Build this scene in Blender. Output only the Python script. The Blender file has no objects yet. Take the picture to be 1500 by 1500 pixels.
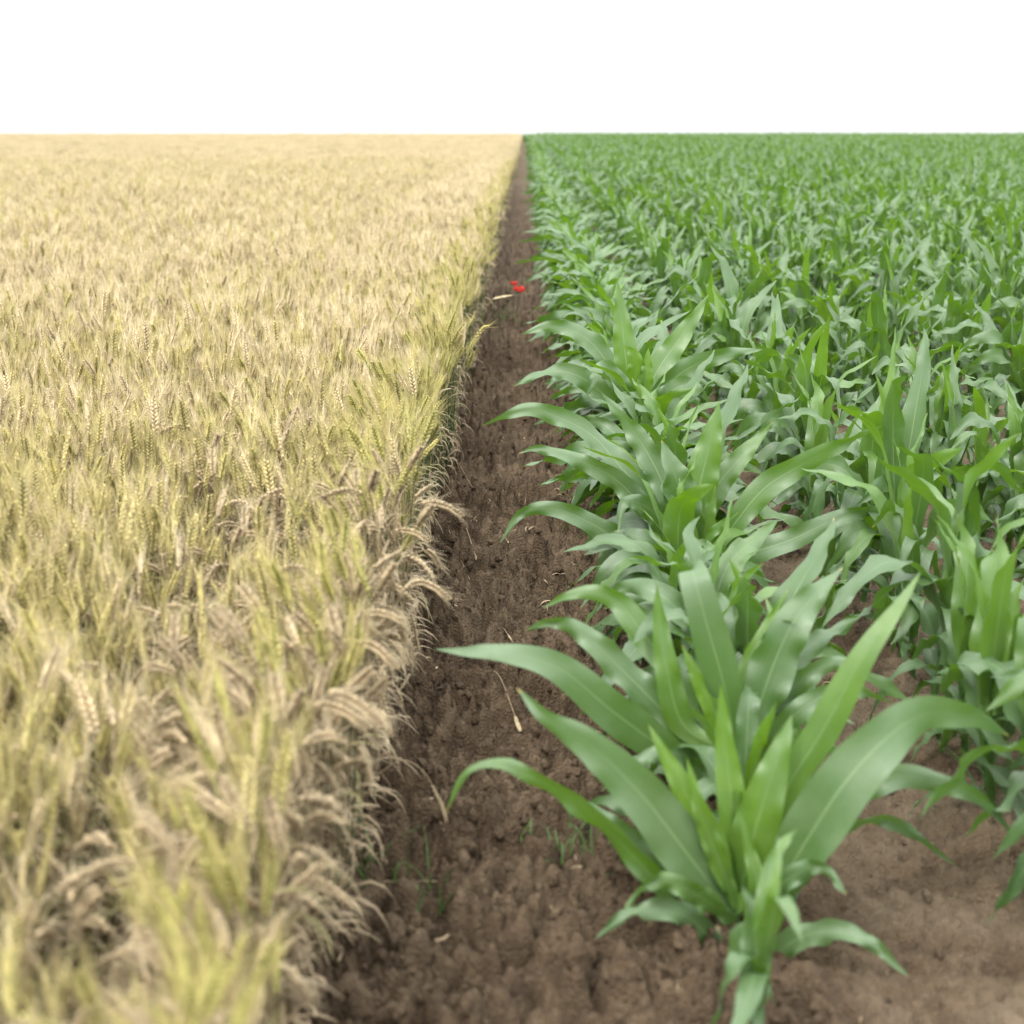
import bpy, math
import numpy as np
from mathutils import Vector

rng = np.random.default_rng(7)
C = bpy.context.scene.collection
R = math.radians
PI = math.pi

# ------------------------------------------------------------------ camera
CAM = np.array([0.0, 0.0, 1.8])
FPX = 2083.0                      # 50 mm on a 36 mm square sensor, in pixels of the 1500 px photograph
PITCH = math.atan(568 / FPX)      # horizon at row 182
YAW = math.atan(20 * math.cos(PITCH) / FPX)


def cam_axes():
    a = PI / 2 - PITCH
    rx = np.array([[1, 0, 0], [0, math.cos(a), -math.sin(a)], [0, math.sin(a), math.cos(a)]])
    rz = np.array([[math.cos(YAW), -math.sin(YAW), 0], [math.sin(YAW), math.cos(YAW), 0], [0, 0, 1]])
    m = rz @ rx
    return m[:, 0], m[:, 1], m[:, 2]


RIGHT, UP, BACK = cam_axes()


def at(px, py, y):
    """the point of the view ray through a photograph pixel that lies y metres ahead"""
    d = RIGHT * (px - 750) / FPX - UP * (py - 750) / FPX - BACK
    return CAM + d * (y / d[1])


def on_ground(px, py, z=0.0):
    d = RIGHT * (px - 750) / FPX - UP * (py - 750) / FPX - BACK
    return CAM + d * ((z - CAM[2]) / d[2])


def proj(p):
    q = np.asarray(p, float) - CAM
    zc = -(q @ BACK)
    return 750 + FPX * (q @ RIGHT) / zc, 750 - FPX * (q @ UP) / zc, zc


sc = bpy.context.scene
cd = bpy.data.cameras.new('camera')
cam = bpy.data.objects.new('camera', cd)
C.objects.link(cam)
cam.location = CAM
cam.rotation_euler = (PI / 2 - PITCH, 0, YAW)
cd.lens = 50
cd.sensor_width = 36
cd.sensor_fit = 'HORIZONTAL'
cd.clip_start = 0.05
cd.clip_end = 3000
cd.dof.use_dof = True
cd.dof.focus_distance = 6.2
cd.dof.aperture_fstop = 2.4
sc.camera = cam


# ------------------------------------------------------------------ helpers
def nrm(v):
    v = np.asarray(v, float)
    return v / np.maximum(np.linalg.norm(v, axis=-1, keepdims=True), 1e-9)


def sstep(x):
    x = np.clip(x, 0, 1)
    return x * x * (3 - 2 * x)


class Geo:
    """vertices, quads, tris and per-vertex attributes collected for one mesh"""

    def __init__(self):
        self.V, self.Q, self.T, self.A = [], [], [], []
        self.n = 0

    def add(self, V, Q=None, T=None, A=None):
        V = np.asarray(V, float).reshape(-1, 3)
        if Q is not None and len(Q):
            self.Q.append(np.asarray(Q, int).reshape(-1, 4) + self.n)
        if T is not None and len(T):
            self.T.append(np.asarray(T, int).reshape(-1, 3) + self.n)
        self.V.append(V)
        A = np.asarray(A if A is not None else (1, 1, 1), float)
        if A.ndim == 1:
            A = np.tile(A, (len(V), 1))
        self.A.append(A)
        self.n += len(V)

    def arrays(self):
        V = np.concatenate(self.V) if self.V else np.zeros((0, 3))
        A = np.concatenate(self.A) if self.A else np.zeros((0, 3))
        Q = np.concatenate(self.Q) if self.Q else np.zeros((0, 4), int)
        T = np.concatenate(self.T) if self.T else np.zeros((0, 3), int)
        return V, Q, T, A

    def join(self, other, M=None, off=None, tint=None):
        V, Q, T, A = other.arrays() if isinstance(other, Geo) else other
        if M is not None:
            V = V @ M.T
        if off is not None:
            V = V + off
        if tint is not None:
            A = A * tint
        self.add(V, Q, T, A)


def build_mesh(name, geo, mat, attr='col', smooth=True):
    V, Q, T, A = geo.arrays() if isinstance(geo, Geo) else geo
    me = bpy.data.meshes.new(name)
    me.vertices.add(len(V))
    me.vertices.foreach_set('co', V.astype(np.float32).ravel())
    loops = np.concatenate([Q.ravel(), T.ravel()]).astype(np.int32)
    me.loops.add(len(loops))
    me.loops.foreach_set('vertex_index', loops)
    starts = np.concatenate([np.arange(len(Q)) * 4, len(Q) * 4 + np.arange(len(T)) * 3]).astype(np.int32)
    me.polygons.add(len(starts))
    me.polygons.foreach_set('loop_start', starts)
    me.update(calc_edges=True)
    if smooth:
        me.polygons.foreach_set('use_smooth', np.ones(len(starts), bool))
    if attr:
        at_ = me.attributes.new(attr, 'FLOAT_VECTOR', 'POINT')
        at_.data.foreach_set('vector', A.astype(np.float32).ravel())
    if mat:
        me.materials.append(mat)
    return me


def obj(name, geo, mat, parent=None, attr='col', smooth=True):
    me = geo if isinstance(geo, bpy.types.Mesh) else build_mesh(name, geo, mat, attr, smooth)
    o = bpy.data.objects.new(name, me)
    C.objects.link(o)
    if parent:
        o.parent = parent
    return o


def tag(o, label=None, cat=None, group=None, kind=None):
    if label:
        o['label'] = label
    if cat:
        o['category'] = cat
    if group:
        o['group'] = group
    if kind:
        o['kind'] = kind
    return o


def empty(name, loc=(0, 0, 0), rz=0.0, s=1.0):
    o = bpy.data.objects.new(name, None)
    C.objects.link(o)
    o.empty_display_size = 0.1
    o.location = loc
    o.rotation_euler = (0, 0, rz)
    o.scale = (s, s, s)
    return o


def copy_tree(o, parent=None):
    c = o.copy()
    C.objects.link(c)
    if parent is not None:
        c.parent = parent
    for ch in list(o.children):
        copy_tree(ch, c)
    return c


def tube(geo, P, rad, sides, col):
    P = np.asarray(P, float)
    n = len(P)
    rad = np.broadcast_to(np.asarray(rad, float), (n,))
    T = nrm(np.gradient(P, axis=0))
    ref = np.array([0.31, 0.95, 0.05])
    S = nrm(np.cross(T, ref))
    B = np.cross(T, S)
    ang = np.arange(sides) * 2 * PI / sides
    ring = P[:, None, :] + rad[:, None, None] * (np.cos(ang)[None, :, None] * S[:, None, :] + np.sin(ang)[None, :, None] * B[:, None, :])
    V = ring.reshape(-1, 3)
    i, j = np.meshgrid(np.arange(n - 1), np.arange(sides), indexing='ij')
    j2 = (j + 1) % sides
    Q = np.stack([i * sides + j, i * sides + j2, (i + 1) * sides + j2, (i + 1) * sides + j], -1).reshape(-1, 4)
    col = np.asarray(col, float)
    A = np.repeat(col, sides, axis=0) if col.ndim == 2 else col
    geo.add(V, Q, None, A)


def rotz(a):
    c, s = math.cos(a), math.sin(a)
    return np.array([[c, -s, 0], [s, c, 0], [0, 0, 1.0]])


# ------------------------------------------------------------------ materials
class NT:
    def __init__(self, name):
        self.m = bpy.data.materials.new(name)
        self.m.use_nodes = True
        self.t = self.m.node_tree
        self.t.nodes.clear()
        self.out = self.n('ShaderNodeOutputMaterial')

    def n(self, typ, **kw):
        nd = self.t.nodes.new(typ)
        for k, v in kw.items():
            setattr(nd, k, v)
        return nd

    def set(self, sock, v):
        if isinstance(v, bpy.types.NodeSocket):
            self.t.links.new(v, sock)
        else:
            sock.default_value = v

    def math(self, op, a, b=None, c=None, clamp=False):
        nd = self.n('ShaderNodeMath', operation=op, use_clamp=clamp)
        self.set(nd.inputs[0], a)
        if b is not None:
            self.set(nd.inputs[1], b)
        if c is not None:
            self.set(nd.inputs[2], c)
        return nd.outputs[0]

    def mix(self, f, a, b, mode='MIX'):
        nd = self.n('ShaderNodeMix', data_type='RGBA', blend_type=mode)
        self.set(nd.inputs[0], f)
        self.set(nd.inputs[6], a)
        self.set(nd.inputs[7], b)
        return nd.outputs[2]

    def noise(self, vec, scale, detail=2.0, rough=0.5):
        nd = self.n('ShaderNodeTexNoise')
        nd.inputs['Scale'].default_value = scale
        nd.inputs['Detail'].default_value = detail
        nd.inputs['Roughness'].default_value = rough
        if vec is not None:
            self.set(nd.inputs['Vector'], vec)
        return nd.outputs[0]

    def ramp(self, f, lo, hi, a=0.0, b=1.0):
        nd = self.n('ShaderNodeMapRange', interpolation_type='SMOOTHSTEP')
        self.set(nd.inputs[0], f)
        nd.inputs[1].default_value = lo
        nd.inputs[2].default_value = hi
        nd.inputs[3].default_value = a
        nd.inputs[4].default_value = b
        return nd.outputs[0]


def corn_material():
    k = NT('corn_leaf')
    a = k.n('ShaderNodeAttribute', attribute_name='lv')
    sep = k.n('ShaderNodeSeparateXYZ')
    k.set(sep.inputs[0], a.outputs['Vector'])
    u, v, young = sep.outputs
    co = k.n('ShaderNodeTexCoord').outputs['Object']
    rnd = k.n('ShaderNodeObjectInfo').outputs['Random']
    # cross position from the midrib, 0..1
    s = k.math('ABSOLUTE', k.math('SUBTRACT', k.math('MULTIPLY', v, 2.0), 1.0))
    n1 = k.noise(co, 9.0, 3.0)
    old = k.mix(k.ramp(n1, .25, .78), (0.020, 0.066, 0.007, 1), (0.046, 0.106, 0.022, 1))
    yng = k.mix(k.ramp(n1, .35, .68), (0.070, 0.165, 0.003, 1), (0.112, 0.220, 0.005, 1))
    base = k.mix(young, old, yng)
    base = k.mix(k.math('MULTIPLY', rnd, 0.3), base, (0.050, 0.115, 0.015, 1))
    # waxy grey-green bloom on the older, outer blades
    base = k.mix(k.math('MULTIPLY', young, -1.0, clamp=True), base, k.mix(k.ramp(n1, .25, .75), (0.058, 0.124, 0.034, 1), (0.100, 0.164, 0.068, 1)))
    # streaks along the blade
    vm = k.n('ShaderNodeVectorMath', operation='MULTIPLY')
    k.set(vm.inputs[0], a.outputs['Vector'])
    vm.inputs[1].default_value = (2.2, 34.0, 3.0)
    st = k.noise(vm.outputs[0], 1.0, 3.0)
    base = k.mix(k.ramp(st, .35, .7, 0.0, .4), base, (0.088, 0.142, 0.056, 1))
    # parallel veins
    vw = k.math('SINE', k.math('MULTIPLY', v, 150.0))
    vein = k.ramp(vw, 0.2, 1.0, 0.0, 0.18)
    base = k.mix(vein, base, (0.13, 0.21, 0.085, 1))
    rib = k.ramp(s, 0.02, 0.06, 1.0, 0.0)
    ribf = k.math('MULTIPLY', rib, k.ramp(u, 0.35, 0.9, 0.5, 0.0))
    base = k.mix(ribf, base, (0.22, 0.32, 0.15, 1))
    # yellowed, browned tip
    tip = k.math('MULTIPLY', k.ramp(u, 0.97, 1.0), k.ramp(rnd, 0.5, 0.9))
    base = k.mix(tip, base, (0.35, 0.27, 0.08, 1))
    bump = k.n('ShaderNodeBump')
    bump.inputs['Strength'].default_value = 0.28
    bump.inputs['Distance'].default_value = 0.002
    hgt = k.math('ADD', k.math('MULTIPLY', k.math('SINE', k.math('MULTIPLY', v, 75.0)), 0.24),
                 k.math('MULTIPLY', k.noise(co, 60.0, 2.0), 0.8))
    k.set(bump.inputs['Height'], hgt)
    p = k.n('ShaderNodeBsdfPrincipled')
    k.set(p.inputs['Base Color'], base)
    k.set(p.inputs['Roughness'], k.ramp(k.noise(co, 22.0, 2.0), .3, .7, .42, .55))
    p.inputs['Specular IOR Level'].default_value = 0.85
    p.inputs['Coat Weight'].default_value = 0.0
    p.inputs['Coat Roughness'].default_value = 0.34
    p.inputs['Coat IOR'].default_value = 1.55
    k.set(p.inputs['Normal'], bump.outputs[0])
    p.inputs['Sheen Weight'].default_value = 0.06
    p.inputs['Sheen Roughness'].default_value = 0.45
    p.inputs['Sheen Tint'].default_value = (0.75, 0.95, 0.85, 1)
    tr = k.n('ShaderNodeBsdfTranslucent')
    trc = k.mix(young, (0.120, 0.270, 0.006, 1), (0.23, 0.45, 0.006, 1))
    trc = k.mix(ribf, trc, (0.2, 0.33, 0.06, 1))
    k.set(tr.inputs['Color'], trc)
    k.set(tr.inputs['Normal'], bump.outputs[0])
    mx = k.n('ShaderNodeMixShader')
    mx.inputs[0].default_value = 0.24
    k.set(mx.inputs[1], p.outputs[0])
    k.set(mx.inputs[2], tr.outputs[0])
    k.set(k.out.inputs[0], mx.outputs[0])
    return k.m


def tinted_material(name, rough, transl, spec=0.3, var=0.25, nscale=60.0):
    """colour comes with the mesh (attribute col), with a little variation"""
    k = NT(name)
    a = k.n('ShaderNodeAttribute', attribute_name='col')
    rnd = k.n('ShaderNodeObjectInfo').outputs['Random']
    co = k.n('ShaderNodeTexCoord').outputs['Object']
    f = k.math('ADD', k.math('MULTIPLY', rnd, var), 1.0 - var / 2)
    f = k.math('MULTIPLY', f, k.ramp(k.noise(co, nscale, 2.0), .3, .7, .82, 1.16))
    vm = k.n('ShaderNodeVectorMath', operation='SCALE')
    k.set(vm.inputs[0], a.outputs['Vector'])
    k.set(vm.inputs['Scale'], f)
    p = k.n('ShaderNodeBsdfPrincipled')
    k.set(p.inputs['Base Color'], vm.outputs[0])
    p.inputs['Roughness'].default_value = rough
    p.inputs['Specular IOR Level'].default_value = spec
    if transl > 0:
        tr = k.n('ShaderNodeBsdfTranslucent')
        k.set(tr.inputs['Color'], vm.outputs[0])
        mx = k.n('ShaderNodeMixShader')
        mx.inputs[0].default_value = transl
        k.set(mx.inputs[1], p.outputs[0])
        k.set(mx.inputs[2], tr.outputs[0])
        k.set(k.out.inputs[0], mx.outputs[0])
    else:
        k.set(k.out.inputs[0], p.outputs[0])
    return k.m


def soil_material():
    k = NT('soil')
    co = k.n('ShaderNodeNewGeometry').outputs['Position']
    n1 = k.noise(co, 1.3, 3.0)
    n2 = k.noise(co, 14.0, 5.0, .6)
    n3 = k.noise(co, 90.0, 4.0, .65)
    c = k.mix(k.ramp(n1, .35, .65), (0.082, 0.054, 0.031, 1), (0.130, 0.092, 0.056, 1))
    c = k.mix(k.ramp(n2, .35, .70, 0.0, .7), c, (0.043, 0.028, 0.017, 1))
    c = k.mix(k.ramp(n3, .45, .75, 0.0, .5), c, (0.172, 0.126, 0.080, 1))
    sx = k.n('ShaderNodeSeparateXYZ')
    k.set(sx.inputs[0], co)
    crust = k.math('MULTIPLY', k.ramp(sx.outputs[0], .60, .95), k.ramp(k.noise(co, 3.0, 4.0), .38, .58, 0.0, .8))
    c = k.mix(crust, c, (0.175, 0.130, 0.086, 1))
    vor = k.n('ShaderNodeTexVoronoi', feature='F1')
    vor.inputs['Scale'].default_value = 120.0
    k.set(vor.inputs['Vector'], co)
    bump = k.n('ShaderNodeBump')
    bump.inputs['Strength'].default_value = 1.0
    bump.inputs['Distance'].default_value = 0.009
    h = k.math('SUBTRACT', k.math('ADD', n3, k.math('MULTIPLY', k.noise(co, 260.0, 3.0), .5)), k.math('MULTIPLY', vor.outputs[0], .9))
    k.set(bump.inputs['Height'], h)
    p = k.n('ShaderNodeBsdfPrincipled')
    k.set(p.inputs['Base Color'], c)
    p.inputs['Roughness'].default_value = 0.9
    p.inputs['Specular IOR Level'].default_value = 0.2
    k.set(p.inputs['Normal'], bump.outputs[0])
    k.set(k.out.inputs[0], p.outputs[0])
    return k.m


M_CORN = corn_material()
M_WHEAT = tinted_material('wheat_straw', 0.55, 0.22)
M_AWN = tinted_material('wheat_awn', 0.5, 0.35)
M_GRASS = tinted_material('weed_grass', 0.5, 0.3)
M_PETAL = tinted_material('poppy_petal', 0.6, 0.35, 0.2, 0.1)
M_SOIL = soil_material()


# ------------------------------------------------------------------ noise (numpy)
def hash2(i, j, seed):
    h = (i.astype(np.int64) * 374761393 + j.astype(np.int64) * 668265263 + seed * 1442695041) & 0xFFFFFFFF
    h = ((h ^ (h >> 13)) * 1274126177) & 0xFFFFFFFF
    h = (h ^ (h >> 16)) & 0xFFFFFF
    return h / float(0xFFFFFF)


def vnoise(x, y, seed):
    i, j = np.floor(x), np.floor(y)
    fx, fy = x - i, y - j
    fx, fy = sstep(fx), sstep(fy)
    a, b = hash2(i, j, seed), hash2(i + 1, j, seed)
    c, d = hash2(i, j + 1, seed), hash2(i + 1, j + 1, seed)
    return (a * (1 - fx) + b * fx) * (1 - fy) + (c * (1 - fx) + d * fx) * fy


def clods(x, y, cell, seed):
    """lumps: one rounded clod of random size and height in most cells"""
    gx, gy = x / cell, y / cell
    i, j = np.floor(gx), np.floor(gy)
    out = np.zeros_like(x)
    for di in (-1, 0, 1):
        for dj in (-1, 0, 1):
            ci, cj = i + di, j + dj
            px = ci + hash2(ci, cj, seed)
            py = cj + hash2(ci, cj, seed + 1)
            r = 0.42 + 0.45 * hash2(ci, cj, seed + 2)
            h = hash2(ci, cj, seed + 3)
            an = hash2(ci, cj, seed + 4) * PI
            dx, dy = gx - px, gy - py
            ex = (dx * np.cos(an) + dy * np.sin(an)) / r
            ey = (-dx * np.sin(an) + dy * np.cos(an)) / (r * (0.55 + .45 * h))
            d = np.sqrt(ex * ex + ey * ey)
            out = np.maximum(out, r * (0.35 + 0.65 * h) * np.sqrt(np.clip(1 - d * d, 0, 1)))
    return out * cell


def terrain(x, y):
    """the field is level, crests at 150 m and falls away behind"""
    yy = np.maximum(y - 150.0, 0)
    return -np.minimum(yy * yy * 0.0006, 0.045 * yy)


def ground_z(x, y):
    x = np.asarray(x, float)
    y = np.asarray(y, float)
    z = terrain(x, y)
    near = np.clip(1.6 - y / 30.0, 0, 1)
    rough = 0.35 + 0.65 * sstep((0.75 - x) / 0.5)          # the strip by the wheat is rougher than between the corn rows
    rough = np.maximum(rough, 0.55 * vnoise(x * 1.7, y * 1.7, 5))
    w1, w2 = vnoise(x * 23, y * 23, 91) * .03, vnoise(x * 23, y * 23, 92) * .03
    xx, yy = x + w1, y + w2
    h = 1.9 * clods(xx, yy, 0.085, 11) * sstep((vnoise(x * 3, y * 3, 8) - .3) / .4)
    h += 2.2 * clods(xx, yy, 0.046, 23) + 1.9 * clods(xx, yy, 0.024, 37)
    h += 0.010 * vnoise(x * 30, y * 30, 3) + 0.004 * vnoise(x * 95, y * 95, 4)
    pits = sstep((vnoise(xx * 13 + 3 * vnoise(xx * 40, yy * 40, 62), yy * 19, 61) - .60) / .22) * 0.05
    z = z + near * (rough * (h - pits) + 0.05 * (vnoise(x * 1.3, y * 1.3, 9) - .5) + .012 * vnoise(x * 8, y * 8, 6))
    for k in range(6):                                        # soil slightly ridged along the corn rows
        z = z + near * 0.02 * np.exp(-((x - (0.57 + 0.745 * k)) / 0.13) ** 2)
    return z - 0.05 * near


def build_ground():
    xs = list(np.arange(-0.75, 1.7, 0.0085)) + list(np.arange(1.7, 3.4, 0.022))
    x, s = 3.4, 0.05
    right = []
    while x < 420:
        right.append(x)
        s *= 1.22
        x += s
    right.append(450)
    x, s = -0.75, 0.03
    left = []
    while x > -420:
        s *= 1.25
        x -= s
        left.append(x)
    left.append(-450)
    xs = np.array(left[::-1] + xs + right)
    ys = [-60, -25, -10, -4, -1.5, -.5, 0.3, 0.9, 1.5, 1.9]
    y = 2.2
    while y < 640:
        ys.append(y)
        y += max(0.0085, 0.0030 * y) if y < 14 else (0.012 * y if y < 60 else 0.03 * y)
    ys = np.array(ys)
    X, Y = np.meshgrid(xs, ys)
    Z = ground_z(X.ravel(), Y.ravel())
    V = np.stack([X.ravel(), Y.ravel(), Z], -1)
    nx, ny = len(xs), len(ys)
    i, j = np.meshgrid(np.arange(ny - 1), np.arange(nx - 1), indexing='ij')
    a = i * nx + j
    Q = np.stack([a, a + 1, a + nx + 1, a + nx], -1).reshape(-1, 4)
    g = Geo()
    g.add(V, Q)
    o = obj('ground', g, M_SOIL, attr=None)
    tag(o, 'crumbly brown soil between the wheat and the corn', 'soil', kind='structure')


build_ground()


def gz(x, y):
    return float(ground_z(np.array([x]), np.array([y]))[0])


# ------------------------------------------------------------------ leaf blades
def leaf_geo(P, W, w, young, fold=0.25, ruffle=0.008, cross=7, r=None):
    """a blade along the points P; W unit width directions, w half widths"""
    r = r or rng
    n = len(P)
    P = np.asarray(P, float)
    T = nrm(np.gradient(P, axis=0))
    W = nrm(W - (W * T).sum(1, keepdims=True) * T)
    N = np.cross(T, W)
    t = np.linspace(0, 1, n)
    s = np.linspace(-1, 1, cross)
    fo = fold * (0.35 + 1.0 * np.clip(1 - t / 0.45, 0, 1) ** 1.3)
    ph = r.uniform(0, 2 * PI, 4)
    fr = r.uniform(2.6, 4.6, 2)
    env = np.clip(t / .12, 0, 1) * np.clip((1 - t) / .15, 0, 1)
    wav = np.where(s[None, :] < 0,
                   np.sin(2 * PI * fr[0] * t + ph[0])[:, None] + .4 * np.sin(2 * PI * fr[0] * 2.1 * t + ph[2])[:, None],
                   np.sin(2 * PI * fr[1] * t + ph[1])[:, None] + .4 * np.sin(2 * PI * fr[1] * 1.9 * t + ph[3])[:, None])
    lift = fo[:, None] * np.abs(s)[None, :] ** 1.15 * w[:, None] + ruffle * env[:, None] * np.abs(s)[None, :] ** 2.3 * wav
    shrink = np.cos(np.arctan(fo))[:, None]
    V = P[:, None, :] + W[:, None, :] * (w[:, None] * s[None, :] * shrink)[..., None] + N[:, None, :] * lift[..., None]
    i, j = np.meshgrid(np.arange(n - 1), np.arange(cross - 1), indexing='ij')
    a = i * cross + j
    Q = np.stack([a, a + 1, a + cross + 1, a + cross], -1).reshape(-1, 4)
    A = np.stack([np.repeat(t, cross), np.tile((s + 1) / 2, n), np.full(n * cross, young)], -1)
    g = Geo()
    g.add(V.reshape(-1, 3), Q, None, A)
    return g


def width_profile(n, wmax, base=.5, peak=.33):
    t = np.linspace(0, 1, n)
    return wmax * (base + (1 - base) * sstep(t / peak)) * np.clip(1 - t ** 2.4, 0, 1) ** 0.95 + 0.0006


def random_leaf(base, az, L, e0, e1, b0, b1, wmax, young, twist, drift, n=22, cross=7, fold=.25, ruffle=.008, r=None):
    t = np.linspace(0, 1, n)
    e = e0 + (e1 - e0) * sstep((t - b0) / (b1 - b0))
    a = az + drift * t * t
    T = np.stack([np.cos(e) * np.cos(a), np.cos(e) * np.sin(a), np.sin(e)], -1)
    P = np.zeros((n, 3))
    P[1:] = np.cumsum((T[1:] + T[:-1]) / 2, axis=0) * (L / (n - 1))
    P += base
    W = np.stack([-np.sin(a), np.cos(a), 0 * a], -1)
    N = np.cross(T, W)
    tw = twist * sstep((t - .25) / .75)
    W = W * np.cos(tw)[:, None] + N * np.sin(tw)[:, None]
    return leaf_geo(P, W, width_profile(n, wmax), young, fold, ruffle, cross, r)


def stalk_geo(h, r0, lean=(0, 0), n=8, sides=9):
    t = np.linspace(0, 1, n)
    P = np.stack([lean[0] * t ** 1.5, lean[1] * t ** 1.5, -0.03 + (h + .03) * t], -1)
    g = Geo()
    rad = r0 * (1.05 - .45 * t) * (1 + .07 * np.sin(t * 19))
    V0 = g.n
    tube(g, P, rad, sides, np.stack([t * .3 + .1, np.full(n, .75), 0.25 + .5 * t], -1))
    return g, P


AZ0 = {}


def corn_plant(seed, low=False):
    """list of (part name, Geo) of one plant standing at the origin"""
    r = np.random.default_rng(seed)
    parts = []
    h = r.uniform(.26, .36)
    lean = r.normal(0, .025, 2)
    st, SP = stalk_geo(h, r.uniform(.011, .014), lean, 5 if low else 9, 5 if low else 10)
    parts.append(('stalk', st))
    nl = int(r.integers(9, 12))
    az0 = r.uniform(0, 2 * PI)
    AZ0[seed] = az0
    n, cr = (9, 3) if low else (24, 7)
    for i in range(nl):
        q = i / (nl - 1)
        z = .03 + (h - .03) * q ** .9
        tt = (z + .03) / (h + .03)
        base = np.array([lean[0] * tt ** 1.5, lean[1] * tt ** 1.5, z])
        az = az0 + (i % 2) * PI + r.normal(0, .42)
        if q < .25:
            L, e0, e1 = r.uniform(.24, .36), R(r.uniform(38, 60)), R(r.uniform(-60, -25))
            w, y = r.uniform(.022, .032), 0.0
            b0, b1 = .05, r.uniform(.6, .95)
        elif q < .72:
            L, e0, e1 = r.uniform(.36, .56), R(r.uniform(48, 76)), R(r.uniform(-75, -12))
            w, y = r.uniform(.038, .056), r.uniform(-.85, .4)
            b0 = r.uniform(.1, .35)
            b1 = b0 + r.uniform(.3, .65)
        elif q < .92:
            L, e0, e1 = r.uniform(.40, .56), R(r.uniform(66, 84)), R(r.uniform(-55, 50))
            w, y = r.uniform(.036, .052), r.uniform(-.5, .8)
            b0 = r.uniform(.3, .5)
            b1 = b0 + r.uniform(.25, .5)
        else:
            L, e0, e1 = r.uniform(.30, .46), R(r.uniform(74, 88)), R(r.uniform(25, 80))
            w, y = r.uniform(.020, .034), r.uniform(.6, 1.0)
            b0, b1 = .3, 1.0
        g = random_leaf(base, az, L, e0, e1, b0, b1, w, y, r.normal(0, 1.0), r.normal(0, .8), n, cr,
                        fold=.22 + .75 * max(0, q - .7), ruffle=r.uniform(.005, .014) * (w / .045), r=r)
        parts.append(('leaf', g))
    return parts


def joined(parts):
    g = Geo()
    for _, p in parts:
        g.join(p)
    return g


N_VAR = 14
plant_parts = [corn_plant(100 + i) for i in range(N_VAR)]
plant_meshes = [[(nm, build_mesh(nm, g, M_CORN, 'lv')) for nm, g in parts] for parts in plant_parts]
plant_joined = [build_mesh('corn_plant', joined(p), M_CORN, 'lv') for p in plant_parts]
plant_low = [build_mesh('corn_plant', joined(corn_plant(100 + i, True)), M_CORN, 'lv') for i in range(N_VAR)]


def source_collection(name, meshes):
    col = bpy.data.collections.new(name)
    for i, me in enumerate(meshes):
        o = bpy.data.objects.new('%s_%02d' % (name, i), me)
        col.objects.link(o)
    return col


def scatter(name, pts, rot, scl, idx, col, label, cat):
    """one object of kind stuff whose points carry instances of the meshes in col"""
    me = bpy.data.meshes.new(name)
    n = len(pts)
    me.vertices.add(n)
    me.vertices.foreach_set('co', np.asarray(pts, np.float32).ravel())
    for an, ty, key, val in (('rot', 'FLOAT_VECTOR', 'vector', rot), ('scl', 'FLOAT_VECTOR', 'vector', scl), ('idx', 'INT', 'value', idx)):
        a = me.attributes.new(an, ty, 'POINT')
        a.data.foreach_set(key, np.ascontiguousarray(val, np.int32 if ty == 'INT' else np.float32).ravel())
    me.update()
    o = bpy.data.objects.new(name, me)
    C.objects.link(o)
    tag(o, label, cat, kind='stuff')
    ng = bpy.data.node_groups.new(name, 'GeometryNodeTree')
    ng.interface.new_socket('Geometry', in_out='INPUT', socket_type='NodeSocketGeometry')
    ng.interface.new_socket('Geometry', in_out='OUTPUT', socket_type='NodeSocketGeometry')
    gi, go = ng.nodes.new('NodeGroupInput'), ng.nodes.new('NodeGroupOutput')
    ci = ng.nodes.new('GeometryNodeCollectionInfo')
    ci.inputs['Collection'].default_value = col
    ci.inputs['Separate Children'].default_value = True
    ci.inputs['Reset Children'].default_value = True
    ip = ng.nodes.new('GeometryNodeInstanceOnPoints')
    ip.inputs['Pick Instance'].default_value = True

    def att(nm, ty):
        a = ng.nodes.new('GeometryNodeInputNamedAttribute')
        a.data_type = ty
        a.inputs['Name'].default_value = nm
        return a.outputs['Attribute']
    e2r = ng.nodes.new('FunctionNodeEulerToRotation')
    L = ng.links.new
    L(att('rot', 'FLOAT_VECTOR'), e2r.inputs[0])
    L(gi.outputs[0], ip.inputs['Points'])
    L(ci.outputs[0], ip.inputs['Instance'])
    L(att('idx', 'INT'), ip.inputs['Instance Index'])
    L(e2r.outputs[0], ip.inputs['Rotation'])
    L(att('scl', 'FLOAT_VECTOR'), ip.inputs['Scale'])
    L(ip.outputs[0], go.inputs[0])
    md = o.modifiers.new('scatter', 'NODES')
    md.node_group = ng
    return o


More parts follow.
